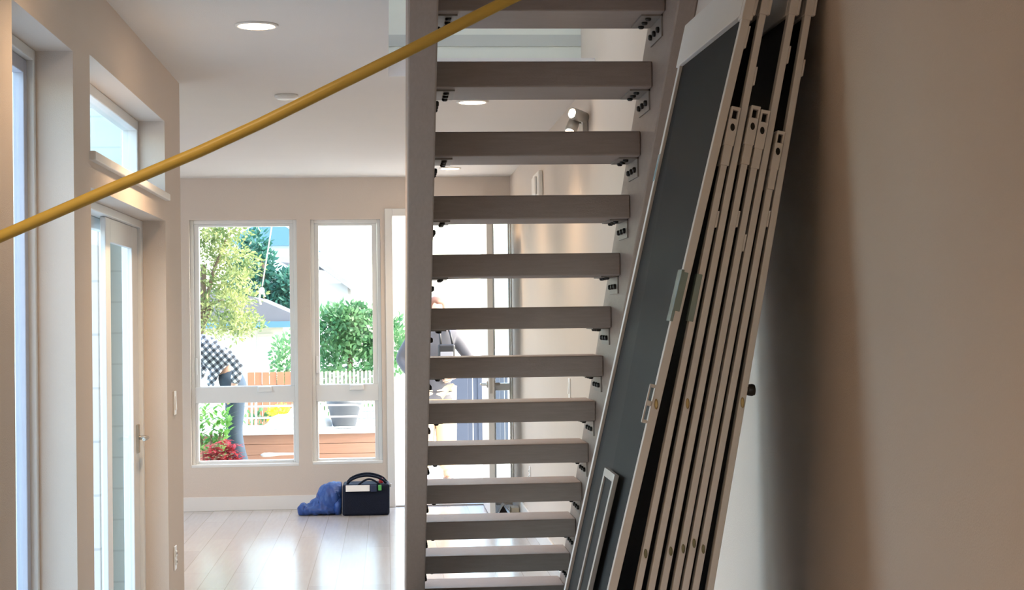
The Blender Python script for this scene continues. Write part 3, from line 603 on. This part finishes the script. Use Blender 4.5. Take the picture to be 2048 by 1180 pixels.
# leaves
def leaf(bm, p, d, n, L, Wd, bend=.25, mi=0):
    d = d.normalized(); s = d.cross(n).normalized(); n2 = s.cross(d)
    prof = [(0, .12), (.35, 1), (.7, .8), (1, .05)]; rows = []
    for t_, w_ in prof:
        c = p + d*(L*t_) - n2*(bend*L*t_*t_)
        rows.append((bm.verts.new(c - s*(Wd*w_/2)), bm.verts.new(c + s*(Wd*w_/2))))
    for a, b in zip(rows, rows[1:]):
        f = bm.faces.new((a[0], a[1], b[1], b[0])); f.material_index = mi; f.smooth = True
def rv():
    while True:
        v = Vector((random.uniform(-1, 1), random.uniform(-1, 1), random.uniform(-1, 1)))
        if .05 < v.length < 1: return v
def crown(name, blobs, per, L, Wd, mat, parent, shell=.55, upb=.3):
    bm = BM()
    for c, r, k in blobs:
        for _ in range(int(per*k)):
            v = rv(); v = v.normalized()*(shell+(1-shell)*random.random())
            p = Vector((c[0]+v.x*r[0], c[1]+v.y*r[1], c[2]+v.z*r[2]))
            d = (v + rv()*.9 + Vector((0, 0, upb))); leaf(bm, p, d, rv(), L*random.uniform(.7, 1.3), Wd*random.uniform(.7, 1.3))
    return obj(name, bm, mat, parent)
def trunk(parent, base, top, r0, r1, branches=()):
    bm = BM(); b, tp = Vector(base), Vector(top); n = 6
    ad_tube(bm, [b.lerp(tp, i/n)+Vector((math.sin(i*1.7)*r0*.4, math.cos(i*2.1)*r0*.3, 0)) for i in range(n+1)], [r0+(r1-r0)*i/n for i in range(n+1)], 10)
    for e, r in branches: ad_tube(bm, [b.lerp(tp, .55), b.lerp(tp, .8).lerp(Vector(e), .5), Vector(e)], [r, r*.7, r*.3], 8)
    return obj('trunk', bm, bark_m, parent)
bark_m = mk('bark', (.16, .11, .08), .9, .25, 12, .5, 40)
g1 = leaf_mat('glossy_green_leaves', (.10, .34, .06), (.30, .55, .16)); g2 = leaf_mat('red_leaves', (.48, .02, .045), (.72, .10, .12), 14)
g3 = leaf_mat('yellow_green_leaves', (.09, .155, .05), (.38, .40, .15), 4.0); g4 = leaf_mat('dark_green_leaves', (.02, .10, .075), (.06, .19, .14), 3)
g5 = leaf_mat('mid_green_leaves', (.04, .15, .06), (.17, .33, .14), 3); g6 = leaf_mat('yellow_flowers', (.75, .55, .03), (.8, .7, .1))
pl = thing('green_shrub', 'bright green leafy shrub at the lower left of the left front window', 'shrub', (-1.55, 14.15, GZ))
bm = BM()
for i in range(34):
    b = Vector((-1.55+random.uniform(-.16, .18), 14.22+random.uniform(-.08, .08), .36+random.uniform(0, .36))); a = random.uniform(0, 2*PI)
    for k in range(9):
        a += 2.4; d = Vector((math.cos(a)*.8, math.sin(a)*.8, .75)); leaf(bm, b+Vector((0, 0, .02*k)), d, Vector((0, 0, 1)), random.uniform(.07, .11), random.uniform(.022, .034), .3)
obj('foliage', bm, g1, pl)
bm = BM()
for i in range(9): ad_tube(bm, [(-1.55+.02*math.cos(i), 14.22+.02*math.sin(i), GZ+.001), (-1.55+.13*math.cos(i*.7), 14.22+.07*math.sin(i*.7), .6)], .006, 6)
obj('stems', bm, bark_m, pl)
pr_ = thing('red_shrub', 'red-leaved plant in front of the green shrub, lower left of the left front window', 'shrub', (-1.42, 14.02, GZ))
bm = BM()
for i in range(75):
    v = rv(); b = Vector((-1.40+v.x*.16, 13.90+v.y*.04, .42+v.z*.15)); a = random.uniform(0, 2*PI)
    for k in range(6):
        a += 2.4; d = Vector((math.cos(a), math.sin(a), random.uniform(-.2, .7))); leaf(bm, b, d, Vector((0, 0, 1)), random.uniform(.05, .08), random.uniform(.022, .036), .35)
obj('foliage', bm, g2, pr_)
bm = BM()
for i in range(8): ad_tube(bm, [(-1.42+.02*math.cos(i), 13.9+.02*math.sin(i), GZ+.001), (-1.43+.1*math.cos(i*.8), 13.9+.04*math.sin(i*.8), .4)], .005, 6)
obj('stems', bm, bark_m, pr_)
# behind the railing
t = thing('flower_clump', 'clump of yellow flowers behind the railing', 'flowers', (-1.2, 17.0, GZ))
crown('foliage', [((-1.42, 17.0, .38), (.30, .2, .28), 1), ((-1.1, 17.0, .32), (.3, .2, .28), 1)], 260, .07, .03, g5, t)
crown('blossom', [((-1.12, 16.92, .60), (.13, .12, .09), 1)], 240, .035, .03, g6, t, .5)
# fences
t = thing('orange_fence', 'orange-brown upright board fence in the left front window', 'fence', (-1.35, 19.0, GZ))
fence_m = mk('red_cedar_fence', (.32, .13, .07), .7, .15, 6)
for i in range(7):
    bm = BM(); x = -1.62+i*.085; ad_box(bm, x, x+.078, 19.0+.01*(i % 2), 19.025+.01*(i % 2), GZ+.001, .97); obj('board', bm, fence_m, t, .002)
bm = BM(); ad_box(bm, -1.62, -1.03, 19.04, 19.08, .2, .28); ad_box(bm, -1.62, -1.03, 19.04, 19.08, .75, .83); obj('cross_rail', bm, cedar_m, t)
grey_wood = mk('weathered_pickets', (.40, .34, .26), .8, .12, 6)
t = thing('picket_fence', 'pale weathered picket fence in front of the bush, right front window', 'fence', (-.4, 19.3, GZ))
for i in range(22):
    x = -.98+i*.047; bm = BM(); ad_prism(bm, [(x, GZ+.001), (x+.033, GZ+.001), (x+.033, .95), (x+.017, .965), (x, .95)], 'y', 19.3, 19.32); obj('picket', bm, grey_wood, t)
bm = BM(); ad_box(bm, -.98, .05, 19.321, 19.36, .15, .22); ad_box(bm, -.98, .05, 19.321, 19.36, .7, .77); obj('cross_rail', bm, grey_wood, t)
# trees
t = thing('yellow_green_tree', 'yellow-green leaning tree filling the left of the left front window', 'tree', (-2.3, 18.2, GZ))
trunk(t, (-2.35, 18.4, GZ+.001), (-2.0, 18.2, 2.2), .07, .03, [((-1.75, 18.1, 2.5), .03), ((-1.8, 18.1, 1.8), .03)])
bl = []
for i in range(26):
    f = i/25; bl.append(((-2.25+.55*random.random()+.1, 18.2+random.uniform(-.4, .4), 1.45+1.3*f), (.30, .35, .16), 1))
for z, x in ((2.55, -1.72), (2.3, -1.7), (2.05, -1.66), (1.8, -1.72), (1.6, -1.62), (1.52, -1.55)): bl.append(((x, 18.0, z), (.26, .3, .10), 1.2))
crown('foliage', bl, 190, .05, .02, g3, t, .3, .2)
t = thing('evergreen_tree', 'dark blue-green evergreen tree in the middle of the left front window', 'tree', (-2.2, 30.0, GZ))
trunk(t, (-2.3, 30, GZ+.001), (-2.3, 30, 3.0), .12, .04)
bl = [((-2.38, 30, 1.1+.19*i), (.95-.07*i, .8-.06*i, .25), 1-.06*i) for i in range(11)] + [((-1.75, 30, 1.3+.2*i), (.5-.05*i, .5, .2), .8) for i in range(6)]
crown('foliage', bl, 420, .13, .05, g4, t, .45, .1)
t = thing('round_bush', 'tall mid-green bush behind the picket fence, right front window', 'bush', (-.5, 21.0, GZ))
trunk(t, (-.5, 21, GZ+.001), (-.5, 21, 1.3), .06, .03)
crown('foliage', [((-.5, 21, .9), (.55, .5, .6), 2.2), ((-.72, 20.9, 1.4), (.36, .4, .36), 1), ((-.25, 20.9, 1.42), (.36, .4, .36), 1), ((-.52, 20.8, 1.6), (.3, .3, .2), .7), ((.05, 20.9, 1.25), (.3, .35, .4), .8)], 900, .075, .036, g5, t, .4, .2)
t = thing('low_bush', 'dark green bush at the right side of the left front window, beside the garage wall', 'bush', (-1.25, 21.5, GZ))
trunk(t, (-1.36, 22.6, GZ+.001), (-1.36, 22.6, .9), .05, .02)
crown('foliage', [((-1.35, 22.6, 1.0), (.29, .3, .44), 1), ((-1.27, 22.6, .5), (.3, .3, .42), 1)], 700, .075, .034, g5, t, .4, .2)
# houses
roof_m = mk('grey_shingles', (.115, .11, .125), .9, .12, 6); white_m = mk('white_siding', (.56, .53, .44), .8, .03, 3); blue_m = mk('blue_roof', (.06, .145, .21), .8, .06, 3)
t = thing('white_garage', 'small white garage with grey hipped roof in the left front window', 'house', (-2.4, 25.0, GZ))
bm = BM(); ad_box(bm, -4.3, -1.55, 24.4, 27, GZ+.001, 1.5); obj('wall', bm, white_m, t)
bm = BM(); ad_prism(bm, [(-4.6, 1.5), (-1.15, 1.5), (-1.15, 1.56), (-1.98, 1.93), (-3.4, 2.2), (-4.6, 1.56)], 'y', 24.2, 27.2); obj('roof', bm, roof_m, t)
bm = BM(); ad_box(bm, -4.6, -1.15, 24.15, 24.2, 1.47, 1.56); obj('gutter', bm, blue_m, t)
for x in (-2.25, -1.93):
    bm = BM(); ad_box(bm, x, x+.23, 24.37, 24.399, .55, 1.38); f = obj('window', bm, mk('cream_frame', (.42, .40, .30), .6, .03, 5) if 'cream_frame' not in MATS else MATS['cream_frame'], t)
    bm = BM(); ad_box(bm, x+.03, x+.2, 24.36, 24.369, .6, 1.33); obj('pane', bm, mk('pale_glass', (.80, .82, .80), .2, .05, 3) if 'pale_glass' not in MATS else MATS['pale_glass'], f)
t = thing('blue_roofed_house', 'large pale house with blue gabled roof far behind the trees, left front window', 'house', (-2.8, 41, GZ))
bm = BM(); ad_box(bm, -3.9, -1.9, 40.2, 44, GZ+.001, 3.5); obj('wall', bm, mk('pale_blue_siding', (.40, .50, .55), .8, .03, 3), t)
bm = BM(); ad_prism(bm, [(-4.1, 3.42), (-1.75, 3.42), (-2.55, 3.95), (-3.1, 3.98)], 'y', 40.0, 44.2); obj('roof', bm, blue_m, t)
t = thing('hazy_house', 'pale grey house with sloping roof behind the bush, right front window', 'house', (-1.4, 35, GZ))
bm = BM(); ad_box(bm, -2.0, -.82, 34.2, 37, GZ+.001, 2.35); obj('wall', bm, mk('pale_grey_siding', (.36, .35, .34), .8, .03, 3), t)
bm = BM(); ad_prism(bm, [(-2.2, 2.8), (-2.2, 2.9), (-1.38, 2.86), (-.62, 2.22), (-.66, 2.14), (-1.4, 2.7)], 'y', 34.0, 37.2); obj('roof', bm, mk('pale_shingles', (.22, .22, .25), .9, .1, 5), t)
# rope with knot, hung from a beam of the porch roof above
bm = BM(); ad_tube(bm, [(-1.10, 17, 2.962), (-1.186, 17, 2.53), (-1.25, 17, 2.15), (-1.288, 17, 1.92)], .007, 8)
t = thing('hanging_rope', 'pale rope with a big knot hanging outside the left front window', 'rope', (-1.1, 17, 3.0))
rope_m = mk('pale_rope', (.50, .45, .37), .9, .1, 40)
obj('rope', bm, rope_m, t)
bm = BM(); ad_ball(bm, (-1.293, 17, 1.875), (.03, .03, .04)); ad_tube(bm, [(-1.31, 17, 1.87), (-1.318, 17, 1.80), (-1.305, 17, 1.73)], .011, 8); ad_tube(bm, [(-1.28, 17, 1.87), (-1.262, 17, 1.81)], .010, 8); obj('knot', bm, rope_m, t)
bm = BM(); ad_tube(bm, [(-2.6, 17, 2.95), (-1.9, 17, 3.02), (-1.0, 17, 3.0)], [.06, .05, .035], 10); ad_tube(bm, [(-2.6, 17, GZ+.001), (-2.6, 17, 2.95)], [.09, .06], 10)
tag(obj('bare_tree_limb', bm, bark_m), 'bare tree limb above the left front window holding the rope', 'tree limb')
# gate beyond the front door
t = thing('slate_blue_gate', 'slate-blue panelled double gate outside the open front door', 'gate', (.95, 18.5, GZ))
gate_m = mk('slate_blue_paint', (.045, .057, .085), .5, .06, 5)
for x0, x1 in ((.60, .955), (.965, 1.32)):
    bm = BM(); ad_box(bm, x0, x1, 18.5, 18.54, GZ+.02, 1.0); o = obj('leaf', bm, gate_m, t, .004)
    bm = BM(); ad_box(bm, x0+.05, x1-.05, 18.488, 18.501, .05, .90); obj('panel', bm, gate_m, o, .01)
for x in (.56, 1.325):
    bm = BM(); ad_box(bm, x, x+.035, 18.5, 18.54, GZ+.001, 1.04); obj('post', bm, gate_m, t, .004)
# side yard seen through the left glazing
pier_m = brick_mat('pinkish_white_brick', (.82, .70, .64), (.85, .78, .74), (.60, .55, .5), .22, .25)
bm = BM(); ad_box(bm, -1.72, -1.345, 7.72, 7.95, GZ+.001, 2.25)
tag(obj('brick_pier', bm, pier_m, None, .004), 'pale brick pier outside, seen through the narrow left pane of the patio door', 'pier')

# ------------------------------------------------------------------ people
skin_m = mk('skin', (.62, .36, .26), .5, .06, 12); hair_m = mk('reddish_brown_hair', (.14, .06, .035), .6, .25, 60)
denim_m = mk('dark_denim', (.045, .07, .11), .85, .15, 40); khaki_m = mk('khaki_cotton', (.62, .47, .30), .85, .08, 12)
coat_m = mk('dark_grey_jacket', (.07, .07, .08), .7, .2, 10); plaid_m = plaid_mat('black_and_white_plaid'); shoe_m = mk('brown_leather', (.20, .13, .09), .6, .1, 9)
def skinned(name, V, E, mat, parent, sub=2, root=0):
    me = bpy.data.meshes.new(name); me.from_pydata([v[:3] for v in V], E, []); me.materials.append(mat)
    o = bpy.data.objects.new(name, me); C.objects.link(o)
    s = o.modifiers.new('skin', 'SKIN'); s.use_smooth_shade = True
    for i, v in enumerate(V):
        r = v[3]; r = r if isinstance(r, tuple) else (r, r)
        me.skin_vertices[0].data[i].radius = r; me.skin_vertices[0].data[i].use_root = (i == root)
    u = o.modifiers.new('sub', 'SUBSURF'); u.levels = sub; u.render_levels = sub
    bake(o); adopt(o, parent); return o
def hand(V, E, wi, w, d, n, side):
    """append palm and five fingers to a skin graph; wi = wrist vertex, w wrist position, d finger direction, n palm normal"""
    w, d, n = Vector(w), Vector(d).normalized(), Vector(n).normalized(); s = d.cross(n).normalized()*side
    V.append((*(w+d*.045), (.030, .018))); p = len(V)-1; E.append((wi, p))
    for k, (o, L) in enumerate(((-.027, .070), (-.009, .078), (.009, .073), (.026, .058))):
        a = w+d*.085+s*o; b = a+d*L*.5+n*.008; c = a+d*L*.85+n*.032
        i = len(V); V += [(*a, .0095), (*b, .0085), (*c, .007)]; E += [(p, i), (i, i+1), (i+1, i+2)]
    a = w+d*.03-s*.03; i = len(V); V += [(*a, .012), (*(a+d*.03-s*.022+n*.01), .010), (*(a+d*.055-s*.025+n*.02), .008)]; E += [(p, i), (i, i+1), (i+1, i+2)]
def person(label, J, mats, loc, face):
    """J: joint dict; builds one body surface, clothing as children"""
    t = thing('person', label, 'person', loc)
    g = lambda k: Vector(J[k]); f = Vector(face).normalized()
    bt = mats.get('torso', ((.135, .105), (.125, .095), (.150, .110)))
    V = [(*g('pelvis'), bt[0]), (*g('waist'), bt[1]), (*g('chest'), bt[2]), (*g('neckb'), (.075, .065)), (*g('neck'), (.052, .055)),
         (*(g('head')-(g('head')-g('neck')).normalized()*.045+f*.012), (.066, .078)), (*(g('head')+(g('head')-g('neck')).normalized()*.03), (.076, .092)), (*(g('head')+(g('head')-g('neck')).normalized()*.095), (.050, .062))]
    E = [(i, i+1) for i in range(7)]
    for s in 'LR':
        i = len(V); V += [(*g('hip'+s), .085), (*g('knee'+s), .058), (*g('ankle'+s), .040), (*g('heel'+s), .036), (*g('toe'+s), (.04, .028))]; E += [(0, i), (i, i+1), (i+1, i+2), (i+2, i+3), (i+3, i+4)]
        i = len(V); V += [(*g('sh'+s), .058), (*g('elbow'+s), .043), (*g('wrist'+s), .028)]; E += [(2, i), (i, i+1), (i+1, i+2)]
        hand(V, E, i+2, J['wrist'+s], J['hd'+s], J['hn'+s], 1 if s == 'L' else -1)
    body = skinned('body', V, E, skin_m, t, 2)
    up_ = (g('head')-g('neck')).normalized(); sx = up_.cross(f).normalized()
    bm = BM(); c = g('head')
    for s in (-1, 1): ad_ball(bm, c+sx*s*.032+f*.083+up_*.005, .012)
    obj('eyes', bm, mk('eye', (.05, .04, .035), .2) if 'eye' not in MATS else MATS['eye'], t)
    bm = BM(); ad_ball(bm, c+f*.098-up_*.02, (.014, .018, .02)); ad_ball(bm, c+f*.084-up_*.055, (.024, .012, .008))
    for s in (-1, 1): ad_ball(bm, c+sx*s*.078-f*.005, (.012, .02, .03))
    obj('face_features', bm, skin_m, t)
    bm = BM(); ad_ball(bm, c+up_*.035-f*.022, (.090, .102, .092), 0, 3)
    for v in bm.verts:
        d_ = v.co-c
        if d_.dot(f) > .055 and d_.dot(up_) < .07: v.co -= f*(d_.dot(f)-.05)
        v.co += (v.co-c).normalized()*.006*noise.noise(v.co*40)
    obj('hair', bm, mats['hair'], t)
    top_, leg_ = mats['top'], mats['leg']
    ct = mats.get('coat', ((.162, .130), (.155, .120), (.180, .135)))
    V = [(*g('pelvis'), ct[0]), (*g('waist'), ct[1]), (*g('chest'), ct[2]), (*g('neckb'), (.085, .08))]; E = [(0, 1), (1, 2), (2, 3)]
    if 'hem' in J: V.append((*g('hem'), (.168, .135))); E.append((0, 4))
    for s in 'LR':
        i = len(V); w = g('elbow'+s).lerp(g('wrist'+s), .88)
        V += [(*g('sh'+s), .076), (*g('elbow'+s), .060), (*w, .045)]; E += [(2, i), (i, i+1), (i+1, i+2)]
    skinned(mats['topname'], V, E, top_, t, 2)
    V = [(*(g('pelvis')-Vector((0, 0, .0))), mats.get('hipr', (.150, .120)))]; E = []
    if 'hipr' in mats: V.append((*g('pelvis').lerp(g('waist'), 1.0), (.122, .125))); E.append((0, 1))
    for s in 'LR':
        i = len(V); lr = mats.get('legr', (.100, .074, .062)); V += [(*g('hip'+s), lr[0]), (*g('knee'+s), lr[1]), (*(g('knee'+s).lerp(g('ankle'+s), .92)), lr[2])]; E += [(0, i), (i, i+1), (i+1, i+2)]
    skinned('trousers', V, E, leg_, t, 2)
    for s in 'LR':
        V = [(*g('ankle'+s), .047), (*(g('heel'+s)+Vector((0, 0, .004))), .044), (*g('heel'+s).lerp(g('toe'+s), .55), (.05, .042)), (*g('toe'+s), (.046, .034))]
        skinned('shoe', V, [(0, 1), (1, 2), (2, 3)], mats['shoe'], t, 1)
    return t
PX, PY, G0 = .44, 15.45, -.012
person('person in dark grey jacket and khaki trousers standing beyond the open front door',
       dict(pelvis=(PX, PY, .93), hem=(PX, PY-.01, .86), waist=(PX, PY, 1.10), chest=(PX, PY, 1.33), neckb=(PX, PY, 1.46), neck=(PX+.005, PY-.015, 1.53), head=(PX+.02, PY-.03, 1.645),
            hipL=(PX+.09, PY, .86), kneeL=(PX+.105, PY-.02, .47), ankleL=(PX+.11, PY+.02, .07), heelL=(PX+.11, PY+.045, .035), toeL=(PX+.14, PY-.14, .026),
            hipR=(PX-.09, PY, .86), kneeR=(PX-.105, PY-.02, .47), ankleR=(PX-.12, PY+.02, .07), heelR=(PX-.12, PY+.045, .035), toeR=(PX-.15, PY-.14, .026),
            shL=(PX+.19, PY, 1.40), elbowL=(PX+.345, PY+.03, 1.17), wristL=(PX+.21, PY-.12, 1.02), hdL=(-.8, -.35, -.25), hnL=(-.3, .9, 0),
            shR=(PX-.19, PY, 1.40), elbowR=(PX-.325, PY+.03, 1.18), wristR=(PX-.21, PY-.12, 1.02), hdR=(.8, -.35, -.25), hnR=(.3, .9, 0)),
       dict(hair=hair_m, top=coat_m, topname='jacket', leg=khaki_m, shoe=shoe_m, legr=(.135, .108, .088)), (PX, PY, G0), (.25, -1, -.1))
t = thing('chest_bag', 'small black bag hanging on the chest of the person at the front door', 'bag', (PX+.10, PY-.19, 1.2))
bm = BM(); ad_box(bm, PX+.03, PX+.19, PY-.245, PY-.17, 1.13, 1.32); obj('pouch', bm, black_m, t, .02, 3)
bm = BM(); ad_box(bm, PX+.05, PX+.17, PY-.252, PY-.244, 1.15, 1.25); obj('flap', bm, mk('grey_nylon', (.2, .2, .22), .6, .1, 9), t, .004)
bm = BM(); ad_tube(bm, [(PX+.06, PY-.2, 1.31), (PX+.05, PY-.16, 1.42), (PX+.07, PY-.07, 1.515), (PX+.09, PY+.06, 1.50)], .011, 8); ad_tube(bm, [(PX+.17, PY-.2, 1.31), (PX+.15, PY-.15, 1.42), (PX+.12, PY-.05, 1.50)], .011, 8); obj('strap', bm, black_m, t)
QY = 14.6
person('person in plaid shirt and dark jeans bending over outside the left front window',
       dict(pelvis=(-1.374, QY, 1.03), waist=(-1.441, QY, 1.165), chest=(-1.556, QY, 1.315), neckb=(-1.68, QY, 1.40), neck=(-1.748, QY, 1.43), head=(-1.86, QY, 1.43), hem=(-1.585, QY-.02, 1.12),
            hipL=(-1.345, QY-.08, .95), kneeL=(-1.365, QY-.09, .55), ankleL=(-1.20, QY-.08, -.02), heelL=(-1.17, QY-.08, -.06), toeL=(-1.36, QY-.09, -.066),
            hipR=(-1.355, QY+.09, .95), kneeR=(-1.375, QY+.10, .55), ankleR=(-1.25, QY+.11, -.02), heelR=(-1.22, QY+.11, -.06), toeR=(-1.41, QY+.11, -.066),
            shL=(-1.575, QY-.17, 1.355), elbowL=(-1.295, QY-.21, 1.19), wristL=(-1.35, QY-.20, .975), hdL=(-.15, .05, -.95), hnL=(-.9, .2, .2),
            shR=(-1.60, QY+.17, 1.33), elbowR=(-1.70, QY+.18, 1.08), wristR=(-1.80, QY+.08, .88), hdR=(-.4, -.1, -.9), hnR=(-.9, 0, .3)),
       dict(hair=hair_m, top=plaid_m, topname='plaid_shirt', leg=denim_m, shoe=shoe_m, hipr=(.11, .115), torso=((.09, .09), (.085, .085), (.095, .095)), coat=((.135, .14), (.145, .15), (.15, .165))), (-1.3, QY, GZ), (-.6, -.15, -.75))
